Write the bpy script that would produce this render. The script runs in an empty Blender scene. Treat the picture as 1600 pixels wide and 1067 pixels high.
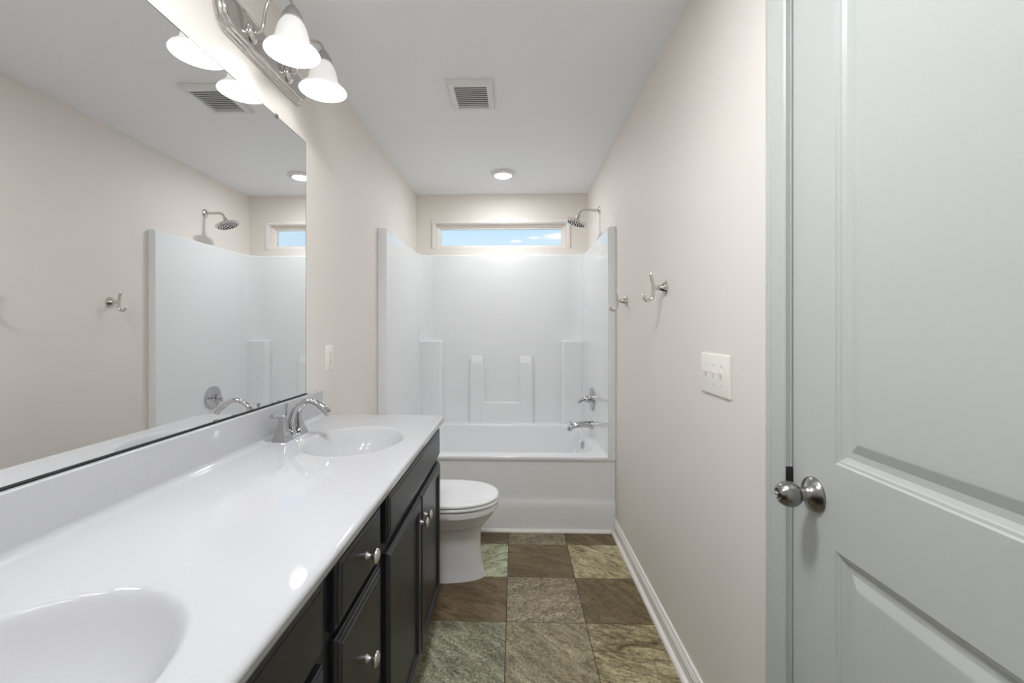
import bpy, bmesh, math, random
from math import pi, sin, cos, radians
from mathutils import Vector, Matrix

random.seed(4)
S = bpy.context.scene
COL = S.collection

# ------------------------------------------------------------------ camera
cam_d = bpy.data.cameras.new('camera')
cam_d.sensor_fit = 'HORIZONTAL'
cam_d.sensor_width = 36.0
cam_d.lens = 36.0 * 680 / 1600
cam_d.shift_x = (800 - 784.6) / 1600
cam_d.shift_y = (513 - 533.5) / 1600
cam_d.clip_start = 0.02
cam = bpy.data.objects.new('camera', cam_d)
COL.objects.link(cam)
cam.location = (0, 0, 1.27)
cam.rotation_euler = (pi / 2, 0, math.atan(19.4 / 680))
S.camera = cam

# ------------------------------------------------------------------ exposure and lamp levels
S.view_settings.view_transform = 'Standard'
S.view_settings.look = 'None'
S.view_settings.gamma = 1.0
S.view_settings.use_curve_mapping = False
S.view_settings.exposure = 1.48
S.cycles.max_bounces = 16
S.cycles.diffuse_bounces = 10
S.cycles.glossy_bounces = 8

BULB = 3.5          # vanity bulbs
SHADE = 0.95         # glow of the frosted glass
CAN = 74.0          # recessed shower light
FILL = 32.0         # added fill light on the ceiling, unseen above the frame
SKY = 0.38

# ------------------------------------------------------------------ sky
W = bpy.data.worlds.new('sky')
S.world = W
W.use_nodes = True
nt = W.node_tree
nt.nodes.clear()
N = lambda t: nt.nodes.new(t)
tc = N('ShaderNodeTexCoord')
sep = N('ShaderNodeSeparateXYZ')
nt.links.new(tc.outputs['Generated'], sep.inputs[0])
ramp = N('ShaderNodeValToRGB')
ramp.color_ramp.elements[0].position = 0.10
ramp.color_ramp.elements[0].color = (0.72, 0.88, 1.0, 1)
ramp.color_ramp.elements[1].position = 0.36
ramp.color_ramp.elements[1].color = (0.36, 0.64, 0.96, 1)
e = ramp.color_ramp.elements.new(0.205)
e.color = (0.62, 0.83, 1.0, 1)
e = ramp.color_ramp.elements.new(0.235)
e.color = (0.47, 0.74, 1.0, 1)
nt.links.new(sep.outputs['Z'], ramp.inputs[0])
mp = N('ShaderNodeMapping')
mp.inputs['Scale'].default_value = (1, 1, 2.6)
nt.links.new(tc.outputs['Generated'], mp.inputs[0])
nz = N('ShaderNodeTexNoise')
nz.inputs['Scale'].default_value = 22
nz.inputs['Detail'].default_value = 6
nt.links.new(mp.outputs[0], nz.inputs['Vector'])
def blob(px, py, pz, sx, sz):
    """an elongated puff of cloud around one direction of the sky"""
    sub = N('ShaderNodeVectorMath'); sub.operation = 'SUBTRACT'
    sub.inputs[1].default_value = (px, py, pz)
    nt.links.new(tc.outputs['Generated'], sub.inputs[0])
    mul = N('ShaderNodeVectorMath'); mul.operation = 'MULTIPLY'
    mul.inputs[1].default_value = (1 / sx, 0.5, 1 / sz)
    nt.links.new(sub.outputs[0], mul.inputs[0])
    ln = N('ShaderNodeVectorMath'); ln.operation = 'LENGTH'
    nt.links.new(mul.outputs[0], ln.inputs[0])
    inv = N('ShaderNodeMath'); inv.operation = 'SUBTRACT'; inv.inputs[0].default_value = 1.0
    nt.links.new(ln.outputs['Value'], inv.inputs[1])
    return inv.outputs[0]
def sky_dir(u, v):
    a = (u - 804) / 680; b = (513 - v) / 680
    return Vector((a, 1, b)).normalized()
prev = None
for u, v, sx, sz in ((868, 370, .036, .0115), (835, 371.5, .020, .0035), (806, 377, .016, .004)):
    d = sky_dir(u, v)
    o_ = blob(d.x, d.y, d.z, sx, sz)
    if prev is None:
        prev = o_
    else:
        mx = N('ShaderNodeMath'); mx.operation = 'MAXIMUM'
        nt.links.new(prev, mx.inputs[0]); nt.links.new(o_, mx.inputs[1])
        prev = mx.outputs[0]
mad = N('ShaderNodeMath'); mad.operation = 'MULTIPLY_ADD'
mad.inputs[1].default_value = 1.7; mad.inputs[2].default_value = -0.85
nt.links.new(nz.outputs[0], mad.inputs[0])
ad = N('ShaderNodeMath'); ad.operation = 'ADD'
nt.links.new(prev, ad.inputs[0]); nt.links.new(mad.outputs[0], ad.inputs[1])
mr = N('ShaderNodeMapRange')
mr.inputs['From Min'].default_value = 0.05; mr.inputs['From Max'].default_value = 0.6
nt.links.new(ad.outputs[0], mr.inputs['Value'])
mix = N('ShaderNodeMix'); mix.data_type = 'RGBA'
nt.links.new(mr.outputs[0], mix.inputs['Factor'])
nt.links.new(ramp.outputs[0], mix.inputs['A'])
mix.inputs['B'].default_value = (1.0, 1.0, 1.0, 1)
bg = N('ShaderNodeBackground')
bg.inputs['Strength'].default_value = SKY
nt.links.new(mix.outputs['Result'], bg.inputs['Color'])
wo = N('ShaderNodeOutputWorld')
nt.links.new(bg.outputs[0], wo.inputs[0])

# ------------------------------------------------------------------ materials
def srgb(r, g, b):
    f = lambda c: c / 255 / 12.92 if c / 255 <= 0.04045 else ((c / 255 + 0.055) / 1.055) ** 2.4
    return (f(r), f(g), f(b), 1)

def mat(name, col, rough=0.5, metal=0.0, coat=0.0, bump=None, spec=0.5, vary=0.0, emit=None):
    m = bpy.data.materials.new(name)
    m.use_nodes = True
    t = m.node_tree
    p = t.nodes['Principled BSDF']
    p.inputs['Base Color'].default_value = col
    p.inputs['Roughness'].default_value = rough
    p.inputs['Metallic'].default_value = metal
    p.inputs['Coat Weight'].default_value = coat
    p.inputs['Coat Roughness'].default_value = 0.05
    p.inputs['Specular IOR Level'].default_value = spec
    co = t.nodes.new('ShaderNodeTexCoord')
    if vary:
        n = t.nodes.new('ShaderNodeTexNoise'); n.inputs['Scale'].default_value = 3.0; n.inputs['Detail'].default_value = 4
        t.links.new(co.outputs['Object'], n.inputs['Vector'])
        mr = t.nodes.new('ShaderNodeMapRange')
        mr.inputs['To Min'].default_value = 1 - vary; mr.inputs['To Max'].default_value = 1 + vary
        t.links.new(n.outputs[0], mr.inputs['Value'])
        vm = t.nodes.new('ShaderNodeVectorMath'); vm.operation = 'SCALE'
        vm.inputs[0].default_value = col[:3]
        t.links.new(mr.outputs[0], vm.inputs['Scale'])
        t.links.new(vm.outputs[0], p.inputs['Base Color'])
    if bump:
        sc, st, dist = bump
        n = t.nodes.new('ShaderNodeTexNoise'); n.inputs['Scale'].default_value = sc; n.inputs['Detail'].default_value = 3
        t.links.new(co.outputs['Object'], n.inputs['Vector'])
        b = t.nodes.new('ShaderNodeBump'); b.inputs['Strength'].default_value = st; b.inputs['Distance'].default_value = dist
        t.links.new(n.outputs[0], b.inputs['Height'])
        t.links.new(b.outputs[0], p.inputs['Normal'])
    if emit:
        p.inputs['Emission Color'].default_value = emit[0]
        p.inputs['Emission Strength'].default_value = emit[1]
    return m

M = {}
M['wall'] = mat('wall_paint', srgb(229, 223, 216), 0.6, bump=(260, 0.06, 0.002), vary=0.012)
M['ceiling'] = mat('ceiling_paint', srgb(238, 239, 241), 0.85, bump=(120, 0.08, 0.002))
M['trim'] = mat('white_trim', srgb(236, 231, 227), 0.32, bump=(40, 0.03, 0.002))
M['door'] = mat('grey_white_door', srgb(189, 193, 190), 0.38, bump=(90, 0.04, 0.002))
M['vinyl'] = mat('window_vinyl', srgb(244, 238, 230), 0.35, vary=0.01)
M['acrylic'] = mat('white_acrylic', srgb(234, 235, 236), 0.07, spec=0.5, vary=0.006)
M['marble'] = mat('cultured_marble', srgb(192, 192, 195), 0.06, spec=0.5, vary=0.012)
M['porcelain'] = mat('porcelain', srgb(228, 228, 230), 0.08, vary=0.005)
M['lid'] = mat('toilet_seat_plastic', srgb(240, 241, 242), 0.14, vary=0.005)
M['cab'] = mat('espresso_paint', srgb(33, 35, 40), 0.33, bump=(70, 0.05, 0.002), vary=0.06)
M['cabin'] = mat('cabinet_inside', srgb(30, 30, 30), 0.6, vary=0.05)
M['chrome'] = mat('chrome', (0.56, 0.56, 0.57, 1), 0.06, 1.0, vary=0.01)
M['nickel'] = mat('polished_nickel', (0.66, 0.63, 0.60, 1), 0.14, 1.0, vary=0.02)
M['satin'] = mat('satin_nickel', (0.72, 0.71, 0.69, 1), 0.28, 1.0, vary=0.02)
M['pewter'] = mat('brushed_pewter', (0.30, 0.295, 0.285, 1), 0.27, 1.0, bump=(160, 0.05, 0.001), vary=0.05)
M['plastic'] = mat('white_plastic', srgb(240, 236, 230), 0.3, vary=0.006)
M['fanwhite'] = mat('fan_plastic', srgb(226, 226, 225), 0.45, vary=0.006)
M['dark'] = mat('dark_gap', srgb(22, 22, 22), 0.7, vary=0.05)
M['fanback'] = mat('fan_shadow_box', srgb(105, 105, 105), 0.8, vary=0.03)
M['capmetal'] = mat('brushed_nickel', (0.52, 0.51, 0.50, 1), 0.38, 1.0, vary=0.02)
M['strike'] = mat('dark_strike', (0.05, 0.05, 0.05, 1), 0.35, 0.8, vary=0.05)
M['mirror'] = mat('mirror_silver', (0.90, 0.905, 0.905, 1), 0.0, 1.0)
M['mirroredge'] = mat('mirror_edge', srgb(40, 43, 43), 0.5, vary=0.05)
M['shade'] = mat('frosted_glass', srgb(245, 244, 240), 0.3, emit=((0.945, 0.975, 1.0, 1), SHADE))
M['shadeout'] = mat('frosted_glass_outside', srgb(186, 185, 183), 0.35, emit=((1.0, 0.99, 0.97, 1), SHADE * 0.14))
M['bulb'] = mat('bulb_glow', (1, 1, 1, 1), 0.5, emit=((0.945, 0.97, 1.0, 1), BULB))
M['canlens'] = mat('led_lens', (1, 1, 1, 1), 0.5, emit=((0.945, 0.975, 1.0, 1), CAN))
M['filllens'] = mat('fill_lens', (1, 1, 1, 1), 0.5, emit=((0.945, 0.975, 1.0, 1), FILL))
M['sheath'] = mat('outside_cladding', srgb(200, 196, 188), 0.8, vary=0.03)

def glass_mat():
    m = bpy.data.materials.new('window_glass'); m.use_nodes = True
    t = m.node_tree; t.nodes.clear()
    tr = t.nodes.new('ShaderNodeBsdfTransparent'); gl = t.nodes.new('ShaderNodeBsdfGlossy')
    gl.inputs['Roughness'].default_value = 0.0
    fr = t.nodes.new('ShaderNodeFresnel'); fr.inputs['IOR'].default_value = 1.45
    mx = t.nodes.new('ShaderNodeMixShader'); o = t.nodes.new('ShaderNodeOutputMaterial')
    t.links.new(fr.outputs[0], mx.inputs[0]); t.links.new(tr.outputs[0], mx.inputs[1]); t.links.new(gl.outputs[0], mx.inputs[2])
    t.links.new(mx.outputs[0], o.inputs[0])
    return m
M['glass'] = glass_mat()

def slate(name, c0, c1, c2, grain, vein, rot, off, contrast=1.0):
    """printed slate tile: broad clouds, slanted veins and fine grain"""
    m = bpy.data.materials.new(name); m.use_nodes = True
    t = m.node_tree; p = t.nodes['Principled BSDF']
    co = t.nodes.new('ShaderNodeTexCoord')
    mpn = t.nodes.new('ShaderNodeMapping')
    mpn.inputs['Rotation'].default_value = (0, 0, rot); mpn.inputs['Location'].default_value = (off, off * 0.7, off)
    t.links.new(co.outputs['Object'], mpn.inputs[0])
    st = t.nodes.new('ShaderNodeMapping'); st.inputs['Scale'].default_value = (1.0, 3.2, 1)
    t.links.new(mpn.outputs[0], st.inputs[0])
    def noise(sc, det, src, dist=0.0, ro=0.6):
        n = t.nodes.new('ShaderNodeTexNoise'); n.inputs['Scale'].default_value = sc; n.inputs['Detail'].default_value = det
        n.inputs['Distortion'].default_value = dist; n.inputs['Roughness'].default_value = ro
        t.links.new(src.outputs[0], n.inputs['Vector']); return n
    cl = noise(3.6, 8, st, 1.4, 0.62)
    r1 = t.nodes.new('ShaderNodeValToRGB')
    w = 0.20 / contrast
    r1.color_ramp.elements[0].position = 0.5 - w; r1.color_ramp.elements[0].color = c0
    r1.color_ramp.elements[1].position = 0.5 + w; r1.color_ramp.elements[1].color = c2
    e = r1.color_ramp.elements.new(0.5); e.color = c1
    t.links.new(cl.outputs[0], r1.inputs[0])
    gr = noise(105, 6, mpn, 0.8, 0.78)
    mrg = t.nodes.new('ShaderNodeMapRange')
    mrg.inputs['From Min'].default_value = 0.38; mrg.inputs['From Max'].default_value = 0.63
    mrg.inputs['To Min'].default_value = 1 - grain; mrg.inputs['To Max'].default_value = 1 + grain * 1.05
    t.links.new(gr.outputs[0], mrg.inputs['Value'])
    ve = noise(9, 10, st, 2.0, 0.65)
    mrv = t.nodes.new('ShaderNodeMapRange')
    mrv.inputs['From Min'].default_value = 0.40; mrv.inputs['From Max'].default_value = 0.54
    mrv.inputs['To Min'].default_value = 1 - vein; mrv.inputs['To Max'].default_value = 1 + vein * 0.25
    t.links.new(ve.outputs[0], mrv.inputs['Value'])
    mu = t.nodes.new('ShaderNodeMath'); mu.operation = 'MULTIPLY'
    t.links.new(mrg.outputs[0], mu.inputs[0]); t.links.new(mrv.outputs[0], mu.inputs[1])
    vm = t.nodes.new('ShaderNodeVectorMath'); vm.operation = 'SCALE'
    t.links.new(r1.outputs[0], vm.inputs[0]); t.links.new(mu.outputs[0], vm.inputs['Scale'])
    t.links.new(vm.outputs[0], p.inputs['Base Color'])
    p.inputs['Roughness'].default_value = 0.42
    p.inputs['Specular IOR Level'].default_value = 0.35
    b = t.nodes.new('ShaderNodeBump'); b.inputs['Strength'].default_value = 0.25; b.inputs['Distance'].default_value = 0.003
    t.links.new(gr.outputs[0], b.inputs['Height']); t.links.new(b.outputs[0], p.inputs['Normal'])
    return m

SL = {
    'brown': slate('slate_brown', srgb(88, 74, 50), srgb(110, 95, 68), srgb(128, 113, 84), 0.16, 0.26, 0.35, 1.3),
    'rust': slate('slate_rust', srgb(88, 72, 50), srgb(118, 99, 72), srgb(134, 120, 94), 0.14, 0.28, 0.5, 5.1),
    'umber': slate('slate_umber', srgb(90, 77, 52), srgb(112, 97, 68), srgb(140, 128, 94), 0.34, 0.26, 0.9, 7.7),
    'grain': slate('slate_grain', srgb(108, 98, 78), srgb(144, 133, 110), srgb(170, 160, 136), 0.75, 0.20, -0.4, 2.9),
    'moss': slate('slate_moss', srgb(104, 99, 78), srgb(142, 140, 116), srgb(176, 176, 152), 0.70, 0.26, 0.7, 9.2),
    'pale': slate('slate_pale', srgb(122, 108, 76), srgb(170, 160, 124), srgb(192, 186, 152), 0.40, 0.50, 0.75, 3.4, 1.2),
    'mint': slate('slate_mint', srgb(140, 137, 108), srgb(176, 178, 146), srgb(196, 200, 170), 0.40, 0.48, -0.6, 12.2),
    'olive': slate('slate_olive', srgb(112, 103, 80), srgb(146, 136, 108), srgb(168, 160, 130), 0.48, 0.36, 0.8, 15.6),
    'blotch': slate('slate_blotch', srgb(82, 66, 42), srgb(150, 138, 104), srgb(182, 172, 138), 0.48, 0.50, 0.25, 21.3, 1.3),
}

# ------------------------------------------------------------------ mesh helpers
class MB:
    """collects shapes, then links them as one mesh object"""
    def __init__(s):
        s.bm = bmesh.new(); s.mats = []; s.cur = 0
    def use(s, m):
        if m not in s.mats: s.mats.append(m)
        s.cur = s.mats.index(m); return s
    def face(s, vs):
        try:
            f = s.bm.faces.new(vs); f.material_index = s.cur; return f
        except ValueError:
            return None
    def v(s, p): return s.bm.verts.new(p)
    def quad(s, *ps): return s.face([s.v(p) for p in ps])
    def box(s, x0, x1, y0, y1, z0, z1, bev=0.0, seg=2):
        vs = [s.v(p) for p in ((x0, y0, z0), (x1, y0, z0), (x1, y1, z0), (x0, y1, z0), (x0, y0, z1), (x1, y0, z1), (x1, y1, z1), (x0, y1, z1))]
        fs = [s.face([vs[i] for i in q]) for q in ((0, 3, 2, 1), (4, 5, 6, 7), (0, 1, 5, 4), (1, 2, 6, 5), (2, 3, 7, 6), (3, 0, 4, 7))]
        if bev > 0:
            es = list({e for f in fs for e in f.edges})
            r = bmesh.ops.bevel(s.bm, geom=es, offset=bev, segments=seg, affect='EDGES', profile=0.5)
            for f in r['faces']: f.material_index = s.cur
        return s
    def loft(s, loops, closed=True, cap0=False, cap1=False):
        L = [[s.v(p) for p in lp] for lp in loops]
        for a, b in zip(L, L[1:]):
            n = len(a)
            for i in range(n if closed else n - 1):
                j = (i + 1) % n
                s.face([a[i], a[j], b[j], b[i]])
        if cap0: s.face(list(reversed(L[0])))
        if cap1: s.face(L[-1])
        return s
    def lathe(s, prof, o=(0, 0, 0), axis='Z', n=40, cap0=True, cap1=True, rot=None, sq=1.0):
        loops = []
        for r, h in prof:
            lp = []
            for i in range(n):
                a = 2 * pi * i / n
                c, d = r * cos(a), r * sin(a) * sq
                p = {'Z': Vector((c, d, h)), 'X': Vector((h, c, d)), 'Y': Vector((d, h, c)), '-X': Vector((-h, d, c))}[axis]
                if rot is not None: p = rot @ p
                lp.append(p + Vector(o))
            loops.append(lp)
        return s.loft(loops, True, cap0, cap1)
    def tube(s, path, r, n=14, cap=True, sq=None):
        P = [Vector(p) for p in path]
        R = r if isinstance(r, (list, tuple)) else [r] * len(P)
        loops = []; up = None
        for i, p in enumerate(P):
            t = (P[min(i + 1, len(P) - 1)] - P[max(i - 1, 0)]).normalized()
            if up is None:
                up = t.orthogonal().normalized()
            up = (up - t * up.dot(t)).normalized()
            b = t.cross(up)
            k = 1.0 if sq is None else (sq[i] if isinstance(sq, (list, tuple)) else sq)
            loops.append([p + up * (R[i] * cos(2 * pi * j / n)) + b * (R[i] * k * sin(2 * pi * j / n)) for j in range(n)])
        return s.loft(loops, True, cap, cap)
    def prof(s, pts, f, t0, t1, caps=True):
        """extrude a closed profile; f(a, b, t) gives the point"""
        return s.loft([[f(a, b, t0) for a, b in pts], [f(a, b, t1) for a, b in pts]], True, caps, caps)
    def build(s, name, m=None, parent=None, loc=(0, 0, 0), ang=35, recalc=True, wn=False, merge=True):
        if m is not None and not s.mats: s.mats = [m]
        if merge: bmesh.ops.remove_doubles(s.bm, verts=s.bm.verts, dist=1e-5)
        if recalc: bmesh.ops.recalc_face_normals(s.bm, faces=s.bm.faces)
        if loc != (0, 0, 0): bmesh.ops.translate(s.bm, verts=s.bm.verts, vec=-Vector(loc))
        me = bpy.data.meshes.new(name); s.bm.to_mesh(me); s.bm.free()
        for mm in s.mats: me.materials.append(mm)
        for p in me.polygons: p.use_smooth = True
        me.set_sharp_from_angle(angle=radians(ang))
        o = bpy.data.objects.new(name, me); COL.objects.link(o)
        o.location = loc
        if wn:
            md = o.modifiers.new('weighted_normals', 'WEIGHTED_NORMAL'); md.keep_sharp = True; md.weight = 80
        if parent is not None:
            o.parent = parent
            o.location = Vector(loc) - parent_world(parent)
        return o

def parent_world(o):
    p = Vector((0, 0, 0))
    while o is not None:
        p += o.location; o = o.parent
    return p

def thing(name, label, cat, loc, group=None):
    o = bpy.data.objects.new(name, None); COL.objects.link(o)
    o.location = loc; o.empty_display_size = 0.1
    o['label'] = label; o['category'] = cat
    if group: o['group'] = group
    return o

def struct(o):
    o['kind'] = 'structure'; return o

def tag(o, label, cat, group=None):
    o['label'] = label; o['category'] = cat
    if group: o['group'] = group
    return o

def bez(p0, p1, p2, p3, n=12):
    p0, p1, p2, p3 = map(Vector, (p0, p1, p2, p3))
    return [p0 * (1 - t) ** 3 + p1 * 3 * t * (1 - t) ** 2 + p2 * 3 * t * t * (1 - t) + p3 * t ** 3 for t in [i / n for i in range(n + 1)]]

def rrect(x0, x1, y0, y1, r, z, n=8):
    pts = []
    for cx, cy, a0 in ((x1 - r, y1 - r, 0), (x0 + r, y1 - r, pi / 2), (x0 + r, y0 + r, pi), (x1 - r, y0 + r, 3 * pi / 2)):
        for i in range(n + 1):
            a = a0 + pi / 2 * i / n
            pts.append((cx + r * cos(a), cy + r * sin(a), z))
    return pts

# ------------------------------------------------------------------ room dimensions
XL, XR = -0.863, 0.629
Y0, YB = -0.60, 3.79
YT = 2.726            # front of the tub
ZC = 2.44
T = 0.12
DY0, DY1, DZ = 0.242, 1.005, 2.035      # door slab
WX0, WX1, WZ0, WZ1 = -0.695, 0.455, 1.968, 2.188   # window hole

# floor: one tile face per printed slate tile over a dark joint bed
b = MB()
b.use(M['dark']).box(XL, XR, Y0, YB, -0.05, -0.0012)
TX, TY = 0.344, 0.340
gx, gy = -0.036, 1.885
layout = {  # (column, row) of the tiles in view
    (-1, 2): 'brown', (0, 2): 'grain', (1, 2): 'umber',
    (-1, 1): 'mint', (0, 1): 'brown', (1, 1): 'pale',
    (-1, 0): 'rust', (0, 0): 'grain', (1, 0): 'umber',
    (-1, -1): 'moss', (0, -1): 'olive', (1, -1): 'blotch',
    (-1, -2): 'brown', (0, -2): 'umber', (1, -2): 'grain'}
keys = list(SL)
for ci in range(-4, 4):
    for ri in range(-9, 7):
        x0, x1 = gx + ci * TX, gx + (ci + 1) * TX
        y0, y1 = gy + ri * TY, gy + (ri + 1) * TY
        x0, x1, y0, y1 = max(x0, XL), min(x1, XR), max(y0, Y0), min(y1, YB)
        if x1 - x0 < 0.01 or y1 - y0 < 0.01: continue
        k = layout.get((ci, ri)) or keys[(ci * 5 + ri * 3 + 40) % len(keys)]
        g = 0.0012
        b.use(SL[k])
        top = [(x0 + g, y0 + g), (x1 - g, y0 + g), (x1 - g, y1 - g), (x0 + g, y1 - g)]
        h = 0.002
        b.quad(*[(x + (h if i in (0, 3) else -h) * 0.5, y + (h if i in (0, 1) else -h) * 0.5, 0.0) for i, (x, y) in enumerate(top)])
        lo = [(x, y, -0.0012) for x, y in top]
        hi = [(x + (h if i in (0, 3) else -h) * 0.5, y + (h if i in (0, 1) else -h) * 0.5, 0.0) for i, (x, y) in enumerate(top)]
        for i in range(4):
            j = (i + 1) % 4
            b.quad(lo[i], lo[j], hi[j], hi[i])
struct(b.build('floor'))

b = MB(); b.box(XL - T, XR + T, Y0 - T, YB + T, ZC, ZC + 0.1)
struct(b.build('ceiling', M['ceiling']))
b = MB(); b.box(XL - T, XL, Y0 - T, YB + T, -0.05, ZC)
struct(b.build('wall_left', M['wall']))
b = MB(); b.box(XL, XR, Y0 - T, Y0, -0.05, ZC)
struct(b.build('wall_front', M['wall']))
# right wall with the doorway
JY0, JY1, JZ = DY0 - 0.022, DY1 + 0.022, DZ + 0.022
b = MB()
b.box(XR, XR + T, JY1, YB + T, -0.05, ZC)
b.box(XR, XR + T, Y0 - T, JY0, -0.05, ZC)
b.box(XR, XR + T, JY0, JY1, JZ, ZC)
b.box(XR, XR + T, JY0, JY1, -0.05, -0.001)
struct(b.build('wall_right', M['wall'], merge=False))
# back wall with the window hole
b = MB()
b.box(XL, XR, YB, YB + T, -0.05, WZ0)
b.box(XL, XR, YB, YB + T, WZ1, ZC)
b.box(XL, WX0, YB, YB + T, WZ0, WZ1)
b.box(WX1, XR, YB, YB + T, WZ0, WZ1)
struct(b.build('wall_back', M['wall'], merge=False))

# baseboards with a shoe moulding
BP = [(0, 0), (0.031, 0), (0.0305, 0.006), (0.027, 0.013), (0.021, 0.018), (0.0155, 0.02), (0.0155, 0.062), (0.013, 0.066), (0.0125, 0.071), (0.009, 0.075), (0.0085, 0.082), (0.005, 0.087), (0, 0.088)]
b = MB(); b.prof(BP, lambda a, z, t: (XR - a, t, z), 1.092, YT - 0.001)
struct(b.build('baseboard_right', M['trim'], ang=20))
b = MB(); b.prof(BP, lambda a, z, t: (XL + a, t, z), 1.935, YT - 0.001)
struct(b.build('baseboard_left', M['trim'], ang=20))
QP = [(0, 0)] + [(0.018 * cos(a), 0.018 * sin(a)) for a in [pi / 2 * i / 6 for i in range(7)]]
b = MB(); b.prof(QP, lambda a, z, t: (t, YT - a, z), XL + 0.032, XR - 0.032)
struct(b.build('trim_1', M['trim'], ang=40))

# ------------------------------------------------------------------ window
w = bpy.data.objects.new('window_1', None); COL.objects.link(w); w.location = (-0.12, YB, WZ0); struct(w)
def frame_ring(b, x0, x1, z0, z1, wd, ya, yb, bev=0.0, wb=None):
    """picture-frame ring of boxes, seen along Y"""
    wb = wd if wb is None else wb
    b.box(x0, x0 + wd, ya, yb, z0, z1, bev)
    b.box(x1 - wd, x1, ya, yb, z0, z1, bev)
    b.box(x0 + wd, x1 - wd, ya, yb, z1 - wd, z1, bev)
    if wb: b.box(x0 + wd, x1 - wd, ya, yb, z0, z0 + wb, bev)
b = MB(); frame_ring(b, WX0 - 0.027, WX1 + 0.027, WZ0, WZ1 + 0.024, 0.027, YB - 0.010, YB + 0.0005, 0.003, 0)
b.build('window_casing', M['trim'], w, merge=False)
b = MB(); frame_ring(b, WX0, WX1, WZ0, WZ1, 0.008, YB, YB + T, 0.0)
b.build('window_return', M['trim'], w, merge=False)
b = MB(); frame_ring(b, WX0 + 0.008, WX1 - 0.008, WZ0 + 0.008, WZ1 - 0.008, 0.018, YB + 0.035, YB + 0.10, 0.003)
b.build('window_frame', M['vinyl'], w, merge=False)
b = MB(); frame_ring(b, WX0 + 0.024, WX1 - 0.024, WZ0 + 0.022, WZ1 - 0.024, 0.018, YB + 0.055, YB + 0.09, 0.004, 0.014)
b.build('window_sash', M['vinyl'], w, merge=False)
b = MB(); b.box(WX0 + 0.036, WX1 - 0.036, YB + 0.070, YB + 0.075, WZ0 + 0.03, WZ1 - 0.034)
b.build('window_pane', M['glass'], w)

# ------------------------------------------------------------------ door in the right wall
d = bpy.data.objects.new('door_1', None); COL.objects.link(d); d.location = (XR, (DY0 + DY1) / 2, 0); struct(d)
# slab, front face towards -X with two moulded panels
b = MB()
FX = 0.632
ys = [DY0, DY0 + 0.128, DY1 - 0.128, DY1]
zs = [0.008, 0.215, 0.832, 1.003, 1.945, DZ]
for i in range(3):
    for j in range(5):
        y0_, y1_, z0_, z1_ = ys[i], ys[i + 1], zs[j], zs[j + 1]
        if i == 1 and j in (1, 3):
            loops = []
            for ins, dep in ((0, 0), (0.003, 0.003), (0.008, 0.0038), (0.010, 0.006), (0.018, 0.0098), (0.024, 0.0105), (0.030, 0.0105), (0.048, 0.0045), (0.052, 0.0035), (0.060, 0.0032)):
                loops.append([(FX + dep, y0_ + ins, z0_ + ins), (FX + dep, y1_ - ins, z0_ + ins), (FX + dep, y1_ - ins, z1_ - ins), (FX + dep, y0_ + ins, z1_ - ins)])
            b.loft(loops, True, False, True)
        else:
            b.quad((FX, y0_, z0_), (FX, y1_, z0_), (FX, y1_, z1_), (FX, y0_, z1_))
BX = FX + 0.035
b.quad((BX, DY0, zs[0]), (BX, DY1, zs[0]), (BX, DY1, DZ), (BX, DY0, DZ))
for p, q in (((DY0, zs[0]), (DY1, zs[0])), ((DY1, zs[0]), (DY1, DZ)), ((DY1, DZ), (DY0, DZ)), ((DY0, DZ), (DY0, zs[0]))):
    b.quad((FX, p[0], p[1]), (FX, q[0], q[1]), (BX, q[0], q[1]), (BX, p[0], p[1]))
b.build('door_slab', M['door'], d, ang=12, wn=True)
# jamb with stop
b = MB()
for ya, yb in ((DY1 + 0.003, JY1), (JY0, DY0 - 0.003)):
    b.box(XR, XR + T, ya, yb, 0, JZ)
b.box(XR, XR + T, DY0 - 0.003, DY1 + 0.003, DZ + 0.003, JZ)
b.box(BX + 0.002, BX + 0.03, DY1 - 0.010, DY1 + 0.003, 0, DZ + 0.003)
b.box(BX + 0.002, BX + 0.03, DY0 - 0.003, DY0 + 0.010, 0, DZ + 0.003)
b.build('door_jamb', M['door'], d, merge=False)
# casing: stepped colonial profile, inner edge at the reveal
CW = 0.075
CP = [(0, 0), (0, 0.0105), (0.003, 0.0135), (0.008, 0.0150), (0.0115, 0.0150), (0.0135, 0.0118), (0.016, 0.0112), (0.022, 0.0118), (0.034, 0.0145), (0.045, 0.0168), (0.0465, 0.0192), (0.050, 0.0205), (0.057, 0.0205), (0.061, 0.0195), (0.0625, 0.0165), (0.069, 0.0160), (0.0725, 0.0145), (CW, 0.0110), (CW, 0)]
b = MB()
ci = 0.006
for side in (1, -1):
    e_ = DY1 + ci if side > 0 else DY0 - ci
    b.loft([[(XR - dpt, e_ + side * a, 0.0) for a, dpt in CP], [(XR - dpt, e_ + side * a, DZ + ci + a) for a, dpt in CP]], True, True, True)
b.loft([[(XR - dpt, DY1 + ci + a, DZ + ci + a) for a, dpt in CP], [(XR - dpt, DY0 - ci - a, DZ + ci + a) for a, dpt in CP]], True, True, True)
b.build('door_casing', M['door'], d, ang=8, wn=True)
# strike plate lip
b = MB(); b.box(XR - 0.012, XR + 0.003, DY1 + 0.0008, DY1 + 0.0055, 0.915, 0.956, 0.002)
b.build('strike_plate', M['strike'], d)
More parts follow.
